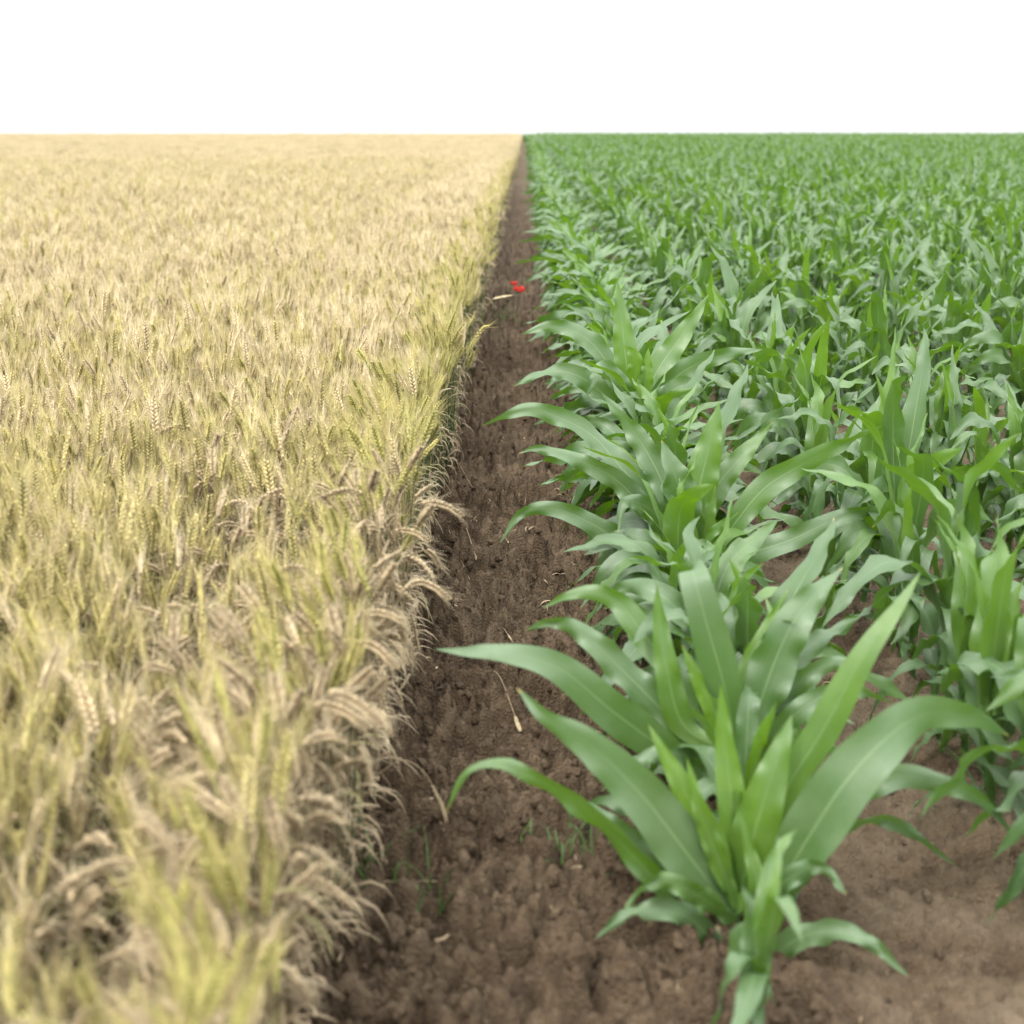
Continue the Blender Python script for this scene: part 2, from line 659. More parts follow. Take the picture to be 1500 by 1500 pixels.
# ------------------------------------------------------------------ corn: the near plants, leaf by leaf
def path_leaf(pts, wpx, young, roll=0.0, under=False, fold=.25, ruffle=.015, peak=.35, n=44):
    """a blade through (photograph column, row, metres ahead) points"""
    K = np.array([at(*p) for p in pts])
    K = np.concatenate([[2 * K[0] - K[1]], K, [2 * K[-1] - K[-2]]])
    seg = np.linalg.norm(np.diff(K[1:-1], axis=0), axis=1)
    cum = np.concatenate([[0], np.cumsum(seg)])
    out = []
    for d in np.linspace(0, cum[-1], n):
        i = min(int(np.searchsorted(cum, d, 'right')) - 1, len(seg) - 1)
        u = (d - cum[i]) / seg[i]
        p0, p1, p2, p3 = K[i:i + 4]
        out.append(.5 * (2 * p1 + (p2 - p0) * u + (2 * p0 - 5 * p1 + 4 * p2 - p3) * u * u + (3 * p1 - p0 - 3 * p2 + p3) * u ** 3))
    P = np.array(out)
    T = nrm(np.gradient(P, axis=0))
    view = nrm(CAM - P)
    W = nrm(np.cross(view, T))                # T x W faces the camera
    if under:
        W = -W
    N = np.cross(T, W)
    rl = np.interp(np.linspace(0, 1, n), np.linspace(0, 1, len(np.atleast_1d(roll))), np.atleast_1d(roll)) if np.ndim(roll) else np.full(n, roll)
    tl = np.linspace(0, 1, n)
    young = young if young > .25 else -.95 + 2.2 * max(young, 0)
    rl = rl + (1 - .75 * max(young, 0)) * (.12 + .38 * tl) * np.sin(2 * PI * (rng.uniform(.7, 1.3) * tl + rng.random()))
    W = W * np.cos(rl)[:, None] + N * np.sin(rl)[:, None]
    zc = np.mean(-((P - CAM) @ BACK))
    return leaf_geo(P, W, width_profile(n, 1.0 * wpx / 2 / FPX * zc, .40, peak), young, fold, ruffle * (1 - .7 * max(young, 0)), 9)


def hero(xb, yb, h, r0, leaves, label, extra=()):
    e = empty('corn_plant', (xb, yb, gz(xb, yb)))
    tag(e, label, 'corn plant', 'corn plants in the rows')
    st, _ = stalk_geo(h, r0, (0, .02), 10, 12)
    obj('stalk', st, M_CORN, e, 'lv')
    org = np.array([xb, yb, gz(xb, yb)])
    for lf in leaves:
        g = path_leaf(*lf[:3], **(lf[3] if len(lf) > 3 else {}))
        gg = Geo()
        gg.join(g, None, -org)
        obj('leaf', gg, M_CORN, e, 'lv')
    for lf in extra:
        obj('leaf', random_leaf(**lf), M_CORN, e, 'lv')
    return e


hero(.485, 2.93, .36, .016, [
    ([(1078, 1345, 2.90), (1010, 1255, 2.86), (940, 1165, 2.84), (868, 1095, 2.86), (805, 1055, 2.90), (757, 1008, 2.95)], 86, 0.05, dict(fold=.2, peak=.3, ruffle=.008)),
    ([(1110, 1350, 2.88), (1170, 1250, 2.82), (1235, 1150, 2.80), (1300, 1080, 2.84), (1360, 1045, 2.92), (1430, 1052, 3.0), (1478, 1078, 3.05)], 92, 0.05, dict(fold=.2, ruffle=.007)),
    ([(1086, 1300, 2.93), (1074, 1190, 2.95), (1062, 1090, 2.98), (1056, 1003, 3.0)], 50, 1.0, dict(fold=.5)),
    ([(1080, 1330, 2.92), (1105, 1220, 2.90), (1136, 1120, 2.92), (1160, 1048, 2.97)], 78, 0.75, dict(fold=.4, under=True)),
    ([(1068, 1330, 2.90), (1040, 1235, 2.88), (995, 1145, 2.88), (950, 1062, 2.92)], 52, 0.95, dict(fold=.35, under=True)),
    ([(1100, 1290, 2.95), (1150, 1160, 2.98), (1205, 1070, 3.0), (1262, 965, 3.02), (1318, 885, 3.06), (1348, 838, 3.1)], 62, 0.6, dict(fold=.25, under=True, ruffle=.003, peak=.6)),
    ([(1110, 1330, 2.96), (1150, 1245, 3.02), (1190, 1180, 3.06), (1225, 1135, 3.1)], 46, 0.1, dict(under=True)),
    ([(1095, 1400, 2.86), (1110, 1310, 2.84), (1098, 1245, 2.86), (1084, 1190, 2.88)], 34, 0.95, dict(fold=.6)),
    ([(1060, 1390, 2.92), (980, 1290, 2.96), (905, 1215, 3.0), (840, 1165, 3.05)], 60, 0.0, dict(fold=.2)),
    ([(1105, 1370, 2.98), (1200, 1220, 3.0), (1290, 1142, 3.0), (1380, 1148, 3.0), (1450, 1185, 3.02), (1486, 1225, 3.03)], 50, 0.15, dict()),
    ([(1105, 1390, 2.98), (1200, 1240, 3.05), (1285, 1200, 3.08), (1340, 1224, 3.1), (1400, 1268, 3.1)], 32, 0.0, dict(roll=.5)),
    ([(1062, 1410, 2.92), (960, 1290, 2.86), (880, 1205, 2.84), (822, 1160, 2.84), (775, 1136, 2.84), (735, 1118, 2.84), (682, 1132, 2.84), (654, 1190, 2.83)], 42, 0.35, dict(roll=(.6, .9, .3, -.9, -.3, .2, .4), peak=.5)),
    ([(1110, 1420, 2.88), (1180, 1370, 2.8), (1260, 1372, 2.74), (1330, 1430, 2.70)], 42, 0.0, dict()),
    ([(1070, 1420, 2.88), (1010, 1345, 2.8), (930, 1335, 2.75), (872, 1375, 2.72)], 44, 0.0, dict()),
    ([(1095, 1320, 2.95), (1150, 1200, 3.0), (1180, 1130, 3.05), (1202, 1088, 3.1)], 42, 0.3, dict()),
    ([(1060, 1330, 2.95), (990, 1240, 3.0), (930, 1185, 3.05), (880, 1178, 3.1), (848, 1215, 3.1)], 42, 0.0, dict(roll=.3)),
    ([(1090, 1340, 2.86), (1150, 1290, 2.78), (1200, 1270, 2.74), (1240, 1310, 2.7)], 40, 0.2, dict(roll=.2)),
    ([(1075, 1350, 2.86), (1020, 1310, 2.78), (960, 1290, 2.74), (912, 1335, 2.7)], 38, 0.3, dict(roll=-.3)),
    ([(1080, 1330, 2.88), (1030, 1200, 2.86), (1006, 1110, 2.88)], 34, 0.8, dict()),
], 'big corn plant at the front of the first row, broad leaves spread both ways')

hero(.535, 3.36, .36, .015, [
    ([(1082, 1110, 3.34), (1062, 1010, 3.30), (1034, 910, 3.28), (1018, 850, 3.30), (1014, 834, 3.36), (1012, 850, 3.46), (1010, 900, 3.52)], 64, 0.15, dict(fold=.15, ruffle=.002, peak=.45)),
    ([(1092, 1115, 3.36), (1120, 1010, 3.38), (1160, 915, 3.42), (1205, 860, 3.48), (1234, 832, 3.52)], 80, 0.2, dict(fold=.25, peak=.5)),
    ([(1060, 1100, 3.36), (1000, 1060, 3.38), (977, 980, 3.40), (966, 905, 3.44), (962, 856, 3.46)], 46, 0.7, dict(fold=.35, under=True)),
    ([(1076, 1100, 3.32), (1045, 1040, 3.30), (1018, 985, 3.30), (999, 945, 3.32)], 34, 0.95, dict(fold=.4, under=True)),
    ([(1080, 1090, 3.38), (1088, 1000, 3.42), (1118, 930, 3.46), (1154, 864, 3.5)], 32, 0.95, dict(fold=.4)),
    ([(1050, 1150, 3.34), (960, 1088, 3.26), (895, 1040, 3.22), (820, 980, 3.2), (740, 956, 3.2), (680, 955, 3.22), (638, 951, 3.24)], 66, 0.1, dict(fold=.2, peak=.4, ruffle=.005)),
    ([(1050, 1120, 3.40), (975, 1045, 3.42), (915, 985, 3.44), (862, 935, 3.46), (812, 910, 3.5), (770, 924, 3.53)], 54, 0.05, dict(fold=.2)),
    ([(1040, 1080, 3.46), (985, 985, 3.5), (940, 925, 3.54), (900, 878, 3.58), (850, 868, 3.6), (795, 890, 3.62)], 48, 0.3, dict(roll=(.9, .7, .2, 0, 0))),
    ([(1090, 1110, 3.42), (1150, 985, 3.48), (1210, 930, 3.54), (1262, 902, 3.6)], 48, 0.1, dict(under=True)),
    ([(1090, 1130, 3.36), (1160, 1050, 3.3), (1235, 1010, 3.3), (1310, 1030, 3.3)], 40, 0.05, dict(roll=.3)),
    ([(1070, 1170, 3.4), (1000, 1130, 3.5), (930, 1120, 3.55), (880, 1160, 3.58)], 38, 0.0, dict(roll=.3)),
    ([(1085, 1140, 3.34), (1150, 1090, 3.26), (1200, 1085, 3.2), (1242, 1122, 3.18)], 42, 0.3, dict(roll=.3)),
    ([(1065, 1140, 3.3), (1010, 1108, 3.22), (950, 1108, 3.18), (902, 1152, 3.16)], 40, 0.0, dict(roll=-.2)),
    ([(1078, 1100, 3.4), (1105, 980, 3.46), (1130, 915, 3.5), (1122, 875, 3.55)], 38, 0.5, dict()),
    ([(1090, 1120, 3.4), (1160, 1010, 3.44), (1225, 970, 3.46), (1275, 985, 3.46)], 42, 0.0, dict(roll=.4)),
], 'second corn plant of the first row, with a broad blunt leaf folded over its top')

hero(.60, 5.02, .36, .015, [
    ([(1015, 800, 5.0), (1020, 735, 5.0), (1036, 665, 5.02), (1054, 588, 5.05)], 62, 0.55, dict(fold=.35, under=True)),
    ([(1010, 815, 4.95), (1000, 735, 4.92), (985, 685, 4.92), (969, 645, 4.95)], 66, 0.2, dict(fold=.4)),
    ([(1000, 775, 5.05), (960, 685, 5.1), (925, 628, 5.15), (882, 576, 5.2)], 44, 0.15, dict(fold=.2)),
    ([(1022, 790, 5.05), (1045, 720, 5.1), (1090, 665, 5.15), (1132, 618, 5.2)], 42, 0.35, dict()),
    ([(1030, 830, 5.0), (1070, 775, 4.95), (1120, 715, 4.95), (1180, 678, 4.97), (1232, 650, 5.0), (1292, 624, 5.05)], 46, 0.3, dict(roll=(.5, .2, 0, .2, .7), peak=.5)),
    ([(990, 770, 5.1), (910, 685, 5.15), (870, 640, 5.2), (820, 612, 5.2), (770, 600, 5.2), (705, 624, 5.2)], 42, 0.2, dict(roll=(.7, .4, .4, .0, .0))),
    ([(985, 790, 5.1), (905, 705, 5.1), (840, 672, 5.1), (790, 658, 5.1), (760, 664, 5.1)], 36, 0.0, dict()),
    ([(985, 830, 5.0), (920, 800, 4.95), (868, 768, 4.92), (815, 746, 4.92), (765, 752, 4.92), (732, 795, 4.9)], 36, 0.1, dict(roll=(.4, .4, .2, .5))),
    ([(1022, 840, 4.96), (1035, 770, 4.94), (1048, 712, 4.95)], 32, 0.9, dict(fold=.5)),
    ([(1012, 850, 4.9), (1012, 790, 4.86), (1000, 740, 4.86), (995, 700, 4.9)], 26, 0.9, dict(fold=.5)),
    ([(1030, 850, 4.98), (1090, 815, 4.9), (1160, 790, 4.86), (1240, 755, 4.86), (1335, 742, 4.88)], 38, 0.15, dict(roll=(.5, .2, 0, .1))),
    ([(990, 840, 4.95), (965, 760, 4.9), (920, 735, 4.85), (905, 780, 4.8)], 40, 0.1, dict()),
    ([(990, 880, 4.95), (940, 850, 4.8), (890, 850, 4.75), (850, 890, 4.72)], 34, 0.0, dict()),
], 'corn plant in the first row with one tall dark upright leaf and long side leaves')

hero(.61, 6.9, .37, .014, [
    ([(925, 590, 6.9), (915, 510, 6.92), (905, 412, 6.98)], 40, 0.6, dict(fold=.35, under=True)),
    ([(935, 600, 6.9), (965, 540, 6.95), (1000, 490, 7.0), (1038, 432, 7.1)], 40, 0.45, dict(fold=.25)),
    ([(925, 590, 6.85), (932, 530, 6.8), (914, 505, 6.8)], 34, 0.9, dict(fold=.4)),
    ([(930, 595, 6.85), (945, 560, 6.8), (950, 510, 6.8)], 28, 0.9, dict(fold=.4)),
    ([(915, 590, 6.95), (885, 525, 7.0), (850, 490, 7.0), (805, 478, 7.0), (764, 490, 7.0)], 36, 0.05, dict(roll=(.3, .3, 0, .2))),
    ([(915, 610, 6.9), (870, 565, 6.85), (830, 545, 6.85), (790, 548, 6.85), (752, 566, 6.85)], 34, 0.1, dict(roll=(.3, .2, .4))),
    ([(940, 600, 6.9), (1000, 545, 6.9), (1060, 520, 6.9), (1120, 512, 6.9)], 36, 0.1, dict()),
    ([(930, 610, 6.8), (905, 560, 6.72), (880, 540, 6.7), (860, 580, 6.66)], 36, 0.05, dict()),
    ([(940, 620, 6.8), (975, 580, 6.7), (1010, 565, 6.66), (1050, 600, 6.6)], 36, 0.05, dict()),
], 'corn plant in the first row with two tall pointed leaves standing above its neighbours')

FILL = ((.44, 2.38, .60), (.50, 3.13, .74), (.535, 3.54, .80))

# ------------------------------------------------------------------ corn: the rows
ORD = ['first', 'second', 'third', 'fourth', 'fifth', 'sixth', 'seventh', 'eighth', 'ninth', 'tenth', 'eleventh', 'twelfth',
       'thirteenth', 'fourteenth', 'fifteenth', 'sixteenth', 'seventeenth', 'eighteenth', 'nineteenth', 'twentieth',
       'twenty-first', 'twenty-second', 'twenty-third', 'twenty-fourth', 'twenty-fifth', 'twenty-sixth', 'twenty-seventh',
       'twenty-eighth', 'twenty-ninth', 'thirtieth']

plants = []         # x, y, row
for row in range(92):
    y = 2.6 + rng.uniform(0, .2)
    x0 = 0.57 + 0.745 * row
    while y < 172:
        if row == 0 and y < 3.72:
            y = 3.72
        x = x0 + rng.normal(0, .022)
        if row == 0:
            x -= 0.05 * max(0, 1 - (y - 3) / 3)
        edge = 0.36 * y + 1.6 + 0.06 * y
        if x < edge:
            if not (row == 0 and min(abs(y - 5.02), abs(y - 6.9)) < .13):
                plants.append((x, y, row))
        y += ((.14 if row == 0 else .185) + rng.normal(0, .025)) * (1.0 if y < 60 else 1.35)
for y in np.arange(158, 172, .2):                        # the strip of bare soil closes at the far end of the field
    plants.append((-.08, y, 0))
plants = np.array(plants)
px, py, zc = proj(np.stack([plants[:, 0], plants[:, 1], np.full(len(plants), .5)], -1))
inframe = (px > -20) & (px < 1530) & (py < 1330) & (plants[:, 1] > 2.9)
order = np.argsort(np.where(inframe, zc, 1e9))
near_ids = order[:292]
near_set = set(near_ids.tolist())
count = {0: 4}
var = rng.integers(0, N_VAR, len(plants))
turn = rng.uniform(0, 2 * PI, len(plants))
az_of = np.array([AZ0[100 + v] for v in range(N_VAR)])
first = plants[:, 2] == 0
turn = np.where(first, -az_of[var] + rng.normal(0, .45, len(plants)), PI / 2 - az_of[var] + rng.normal(0, .7, len(plants)))     # blades of the outer row reach for the open strip
wide = np.where(first, rng.uniform(1.15, 1.42, len(plants)), rng.uniform(.88, 1.05, len(plants)))
tall = np.where(first, 1.0, 1.13)
size = np.clip(rng.normal(1.0, .11, len(plants)), .76, 1.25)
size[(plants[:, 2] == 0) & (plants[:, 1] > 3.6) & (plants[:, 1] < 4.7)] *= .80
protos = {}
order_row = sorted(near_ids.tolist(), key=lambda i: (plants[i, 2], plants[i, 1]))
for i in order_row:
    x, y, row = plants[i]
    row = int(row)
    v = int(var[i])
    k = count.get(row, 0)
    count[row] = k + 1
    if row == 0:
        k = int(np.sum([1 for b in (2.93, 3.36, 5.02, 6.9) if b < y])) + len([1 for j in order_row if plants[j, 2] == 0 and plants[j, 1] < y])
    loc = (x, y, gz(x, y) - .005)
    if zc[i] < 12.5:
        key = ('parts', v)
        if key not in protos:
            e = empty('corn_plant')
            for nm, me in plant_meshes[v]:
                obj(nm, me, None, e)
            protos[key] = e
        else:
            e = copy_tree(protos[key])
    else:
        e = obj('corn_plant', plant_joined[v], None)
    e.location = loc
    e.rotation_euler = (rng.normal(0, .05), rng.normal(0, .05), turn[i])
    e.scale = (size[i] * wide[i], size[i] * wide[i], size[i] * tall[i])
    rw = 'corn row bordering the soil strip' if row == 0 else '%s corn row from the soil strip' % ORD[row]
    if k < len(ORD):
        tag(e, 'corn plant, %s from the front in the %s' % (ORD[k], rw), 'corn plant', 'corn plants in the rows')
    else:
        tag(e, 'distant corn plant beyond the thirtieth in the %s' % rw, 'corn plant', 'corn plants in the rows')

for (x, y, f), v, lb in zip(FILL, (3, 8, 11), ('lowest corn plant, a small one just before the big front plant',
                                              'small corn plant squeezed between the two big plants at the front',
                                              'small corn plant standing close behind the second big plant')):
    e = empty('corn_plant')
    for nm, me in plant_meshes[v]:
        obj(nm, me, None, e)
    e.location = (x, y, gz(x, y) - .005)
    e.rotation_euler = (0, 0, 1.3 * v)
    e.scale = (f, f, f)
    tag(e, lb, 'corn plant', 'corn plants in the rows')

col_corn = source_collection('corn_shape', plant_joined + plant_low)
rest = np.array([i for i in range(len(plants)) if i not in near_set])
rx = rng.normal(0, .06, (len(rest), 3))
rx[:, 2] = turn[rest]
P = np.stack([plants[rest, 0], plants[rest, 1], terrain(plants[rest, 0], plants[rest, 1])], -1)
P[:, 2] -= .01
idx = var[rest] + np.where(plants[rest, 1] > 26, N_VAR, 0)
sz = size[rest] * np.where(plants[rest, 1] > 60, 1.1, 1.0)
scatter('corn_field', P, rx, sz[:, None] * np.stack([wide[rest], wide[rest], tall[rest]], -1), idx, col_corn,
        'far rows of young green corn plants merging into one mass toward the top', 'corn')

# ------------------------------------------------------------------ wheat
EAR_GOLD = np.array((0.573, 0.466, 0.286))
EAR_GREEN = np.array((0.427, 0.374, 0.136))
EAR_TAN = np.array((0.432, 0.336, 0.203))
STEM_GREEN = np.array((.070, .108, .042))
STEM_OLIVE = np.array((0.299, 0.278, 0.112))
STEM_TAN = np.array((0.299, 0.228, 0.137))
LEAF_DRY = np.array((0.282, 0.216, 0.129))
AWN_GOLD = np.array((0.614, 0.515, 0.332))
AWN_GREEN = np.array((0.495, 0.428, 0.174))


def wheat_stalk(seed, kind, lod=0):
    """kind: 'green', 'gold', 'edge' (blue-green stems) or 'tan' (dry, bowed over). Returns dict of Geo"""
    r = np.random.default_rng(seed)
    H = r.uniform(.55, .66)
    ear = r.uniform(.095, .130)
    lean, droop, sag = R(r.uniform(1, 9)), R(r.uniform(0, 28)), 0.0
    if kind == 'edge':
        lean, droop = R(r.uniform(1, 7)), R(r.uniform(3, 40))
    if kind == 'tan':
        H = r.uniform(.46, .66)
        lean, droop = R(r.uniform(1, 13)), R(r.uniform(8, 150))
        ear *= r.uniform(.75, 1.0)
    ce = {'green': EAR_GREEN, 'gold': EAR_GOLD, 'edge': EAR_GREEN * (.95, 1., .9), 'tan': EAR_TAN}[kind]
    if kind in ('green', 'gold'):
        ce = EAR_GREEN + (EAR_GOLD - EAR_GREEN) * np.clip((.15 if kind == 'green' else .85) + r.normal(0, .18), 0, 1)
    ce = ce * r.uniform(.9, 1.1)
    cs1 = {'green': STEM_OLIVE, 'gold': (STEM_OLIVE + STEM_TAN) / 2, 'edge': STEM_OLIVE * .3 + STEM_GREEN * .7, 'tan': STEM_TAN}[kind]
    cs0 = {'green': STEM_GREEN * .35 + STEM_OLIVE * .65, 'gold': STEM_OLIVE, 'edge': STEM_GREEN, 'tan': STEM_TAN * .9}[kind]
    ca = {'green': AWN_GREEN, 'gold': AWN_GOLD, 'edge': AWN_GREEN, 'tan': AWN_GOLD * .9}[kind]
    if kind == 'green':
        ca = AWN_GREEN + (AWN_GOLD - AWN_GREEN) * r.uniform(0, .7)
    az = r.uniform(0, 2 * PI)
    tot = H + ear
    n = 61
    t = np.linspace(0, 1, n)
    el = PI / 2 - lean * t - droop * sstep((t - (.66 if kind != 'tan' else .70)) / .30)
    T = np.stack([np.cos(el) * math.cos(az), np.cos(el) * math.sin(az), np.sin(el)], -1)
    P = np.zeros((n, 3))
    P[1:] = np.cumsum((T[1:] + T[:-1]) / 2, axis=0) * (tot / (n - 1))
    P[:, 2] -= .02
    ks = int(round(n * H / tot))
    parts = {'az': az}
    # stem
    g = Geo()
    ii = np.unique(np.linspace(0, ks, {0: 9, 1: 5, 2: 3}[lod]).astype(int))
    tt = t[ii] / t[ks]
    colr = cs0[None] + (cs1 - cs0)[None] * sstep((tt - (.35 if kind != 'edge' else .62)) / (.6 if kind != 'edge' else .38))[:, None]
    rad = (.0019 - .0007 * tt) * (1.0 if lod < 2 else 1.5)
    tube(g, P[ii], rad, 4 if lod == 0 else 3, colr)
    parts['stem'] = g
    # leaves
    lv = []
    nl = {'tan': 2, 'edge': 1}.get(kind, 3)
    if lod == 2:
        nl = 2
    for q in range(nl):
        f = (.25, .55, .8)[q] + r.uniform(-.1, .08)
        b = P[int(ks * f)]
        L = r.uniform(.12, .22) if kind != 'edge' else r.uniform(.06, .12)
        la = r.uniform(0, 2 * PI)
        m = 6 if lod < 2 else 4
        tq = np.linspace(0, 1, m)
        e0, e1 = (R(r.uniform(40, 75)), R(r.uniform(-85, -20))) if kind != 'edge' else (R(r.uniform(-20, 45)), R(r.uniform(-105, -75)))
        ee = e0 + (e1 - e0) * sstep(tq * 1.1)
        aa = la + r.normal(0, .8) * tq
        TT = np.stack([np.cos(ee) * np.cos(aa), np.cos(ee) * np.sin(aa), np.sin(ee)], -1)
        PP = b + np.concatenate([[np.zeros(3)], np.cumsum((TT[1:] + TT[:-1]) / 2, 0) * (L / (m - 1))])
        W = np.stack([-np.sin(aa + r.normal(0, .6) * tq), np.cos(aa), .5 * np.sin(3 * tq + la)], -1)
        W = nrm(W)
        w = (r.uniform(.0035, .0055) * (1 - tq ** 2.5) + .0002)
        dry = 1.0 if (kind == 'tan' or f < .45 or r.random() < .35) else (.7 if kind == 'gold' else .2)
        cl = STEM_OLIVE * .8 * (1 - dry) + LEAF_DRY * r.uniform(.75, 1.15) * dry
        V = np.stack([PP - W * w[:, None], PP + W * w[:, None]], 1).reshape(-1, 3)
        a = np.arange(m - 1) * 2
        gl = Geo()
        gl.add(V, np.stack([a, a + 1, a + 3, a + 2], -1), None, cl)
        lv.append(gl)
    parts['leaf'] = lv
    # ear
    g, ga = Geo(), Geo()
    roll = r.uniform(0, 2 * PI)
    ns = int(r.integers(17, 22)) if lod == 0 else 12
    bow = r.uniform(.85, 1.15)
    if lod < 2:
        tube(g, P[np.linspace(ks, n - 1, 3).astype(int)], .0012, 3, ce * .8)
        for i in range(ns):
            q = (i + .5) / ns
            f = ks + q * (n - 1 - ks)
            k0 = min(int(f), n - 2)
            p = P[k0] + (P[k0 + 1] - P[k0]) * (f - k0)
            tg = T[k0]
            S = nrm(np.cross(tg, (math.cos(roll), math.sin(roll), .3)))
            B = np.cross(tg, S)
            sd = 1 if i % 2 else -1
            scl = (.72 + .5 * math.sin(PI * min(1, q * .9 + .12))) * bow
            d = nrm(tg * .90 + S * sd * .42 + B * r.normal(0, .10))
            ln, wd = .0180 * scl, (.0058 if kind == 'tan' else .0055) * scl
            b0 = p + S * sd * .0012
            x1 = nrm(np.cross(d, B))
            x2 = np.cross(d, x1)
            mid = b0 + d * ln * .42
            V = [b0, mid + x1 * wd * .85, mid + x2 * wd * 1.15, mid - x1 * wd * .85, mid - x2 * wd * 1.15, b0 + d * ln]
            F = [(0, 2, 1), (0, 3, 2), (0, 4, 3), (0, 1, 4), (5, 1, 2), (5, 2, 3), (5, 3, 4), (5, 4, 1)]
            sh = r.uniform(.86, 1.14)
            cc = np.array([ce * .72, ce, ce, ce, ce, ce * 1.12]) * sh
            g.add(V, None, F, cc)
            for _ in range(1 if kind == 'tan' else 2):
                da = nrm(tg * .95 + S * sd * r.uniform(.12, .34) + B * r.normal(0, .16))
                la = r.uniform(.045, .080) * (1.1 - .35 * q) * (.7 if kind == 'tan' else 1.0)
                aw = .00055 if lod == 0 else .0010
                tipv = b0 + d * ln * .95
                sd2 = nrm(np.cross(da, r.normal(0, 1, 3))) * aw
                bend = nrm(S * sd) * la * .06
                md = tipv + da * la * .5
                ga.add([tipv - sd2, tipv + sd2, md + sd2 * .8, md - sd2 * .8, tipv + da * la + bend], [(0, 1, 2, 3)], [(3, 2, 4)], ca * r.uniform(.85, 1.1))
    else:
        kk = np.linspace(ks, n - 1, 5).astype(int)
        tube(g, P[kk], np.array([.004, .0095, .0105, .008, .001]), 4, np.array([ce * .75, ce, ce * 1.05, ce, ce]))
        for i in range(14):
            k0 = int(r.integers(ks, n - 1))
            da = nrm(T[k0] + r.normal(0, .22, 3))
            la = r.uniform(.05, .08)
            sd2 = nrm(np.cross(da, r.normal(0, 1, 3))) * .0011
            ga.add([P[k0] - sd2, P[k0] + sd2, P[k0] + da * la], None, [(0, 1, 2)], ca * r.uniform(.85, 1.1))
    parts['ear'] = g
    parts['awns'] = ga
    return parts


def stalk_joined(p):
    """straw part and awn part joined in one mesh"""
    g = Geo()
    g.join(p['stem'])
    for l in p['leaf']:
        g.join(l)
    g.join(p['ear'])
    g.join(p['awns'])
    return g


KINDS = ['green', 'gold', 'edge', 'tan']
NV = 10
wparts = {k: [wheat_stalk(1000 + 100 * ki + i, k) for i in range(NV)] for ki, k in enumerate(KINDS)}
wj = {k: [stalk_joined(p) for p in wparts[k]] for k in KINDS}
wlow = {k: [stalk_joined(wheat_stalk(2000 + 100 * ki + i, k, 1)) for i in range(NV)] for ki, k in enumerate(KINDS)}
wfar = {k: [stalk_joined(wheat_stalk(3000 + 100 * ki + i, k, 2)) for i in range(NV)] for ki, k in enumerate(KINDS)}


def patch(seed, lodset, mixk, n, size):
    r = np.random.default_rng(seed)
    g = Geo()
    hb = r.normal(0, .03)
    for _ in range(n):
        k = r.choice(KINDS, p=mixk)
        src = lodset[k][int(r.integers(0, NV))].arrays()
        M = rotz(r.uniform(0, 2 * PI))
        s = np.clip(r.normal(1.0, .07), .8, 1.2)
        M = M * s
        M[2] *= 1.0
        off = np.array([r.uniform(-size / 2, size / 2), r.uniform(-size / 2, size / 2), hb])
        g.join(src, M, off)
    return g


meshes, index = [], {}
for k in KINDS:
    index[k] = len(meshes)
    meshes += [build_mesh('wheat', g, M_WHEAT) for g in wj[k]]
index['mid'] = len(meshes)
meshes += [build_mesh('wheat', patch(50 + i, wlow, (.26, .67, .01, .06), 18, .22), M_WHEAT) for i in range(10)]
index['far'] = len(meshes)
meshes += [build_mesh('wheat', patch(80 + i, wfar, (.06, .90, 0, .04), 60, .5), M_WHEAT) for i in range(8)]
col_wheat = source_collection('wheat_shape', meshes)

XE = -0.44


def edge_x(y):
    return XE + .03 * np.sin(y * 1.9) + .02 * np.sin(y * 4.3 + 1) + .02 * np.clip((4.6 - y) / 2, 0, 1)


wp, wr, ws, wi = [], [], [], []
# single stalks, near: everything to 12 m, and a belt along the edge to 45 m
area_y0, area_y1 = 0.9, 12.0
ncand = 75000
cy = rng.uniform(area_y0, area_y1, ncand)
cx = rng.uniform(-7.5, XE + .1, ncand)
left = -(0.38 * cy + 1.3)
ok = (cx > left) & (cx < edge_x(cy))
dens = ncand / ((7.5 + XE) * (area_y1 - area_y0))
keep = rng.random(ncand) < 560 / dens
nx_, ny_ = cx[ok & keep], cy[ok & keep]
n2 = 17500
by = rng.uniform(12, 45, n2)
bx = rng.uniform(-1.6, XE + .1, n2)
k2 = bx < edge_x(by)
nx_, ny_ = np.concatenate([nx_, bx[k2]]), np.concatenate([ny_, by[k2]])
# a denser front rank along the edge
n3 = 5200
by = 1.2 + 43 * rng.random(n3) ** 1.6
bx = edge_x(by) - np.abs(rng.normal(0, .035, n3))
nx_, ny_ = np.concatenate([nx_, bx]), np.concatenate([ny_, by])
de = edge_x(ny_) - nx_
u = rng.random(len(nx_))
patchy = vnoise(nx_ * 1.1 + 7, ny_ * .9, 77)
pg = np.clip(.80 - (ny_ - 3) / 20, .15, .85) * (.65 + .7 * patchy)        # share of greener stalks falls with distance
kind = np.where(u < pg, 0, 1)
kind = np.where((de < .12 + .10 * rng.random(len(de))) & (rng.random(len(de)) < .72), 2, kind)
# the collapsed, dried patch beside the soil at the front
dry = .70 * sstep((4.9 - ny_) / .8) * sstep((.66 + .5 * (patchy - .5) - de) / .35)
dry2 = np.exp(-(((nx_ + 1.02) / .28) ** 2 + ((ny_ - 5.0) / .9) ** 2)) * .6
kind = np.where(rng.random(len(de)) < np.maximum(dry, dry2), 3, kind)
kind = np.where((kind != 3) & (rng.random(len(de)) < .03), 3, kind)
hs = np.clip(rng.normal(1.0, .06, len(de)), .82, 1.15) * (.94 + .14 * vnoise(nx_ * 2.2, ny_ * 2.2, 55))
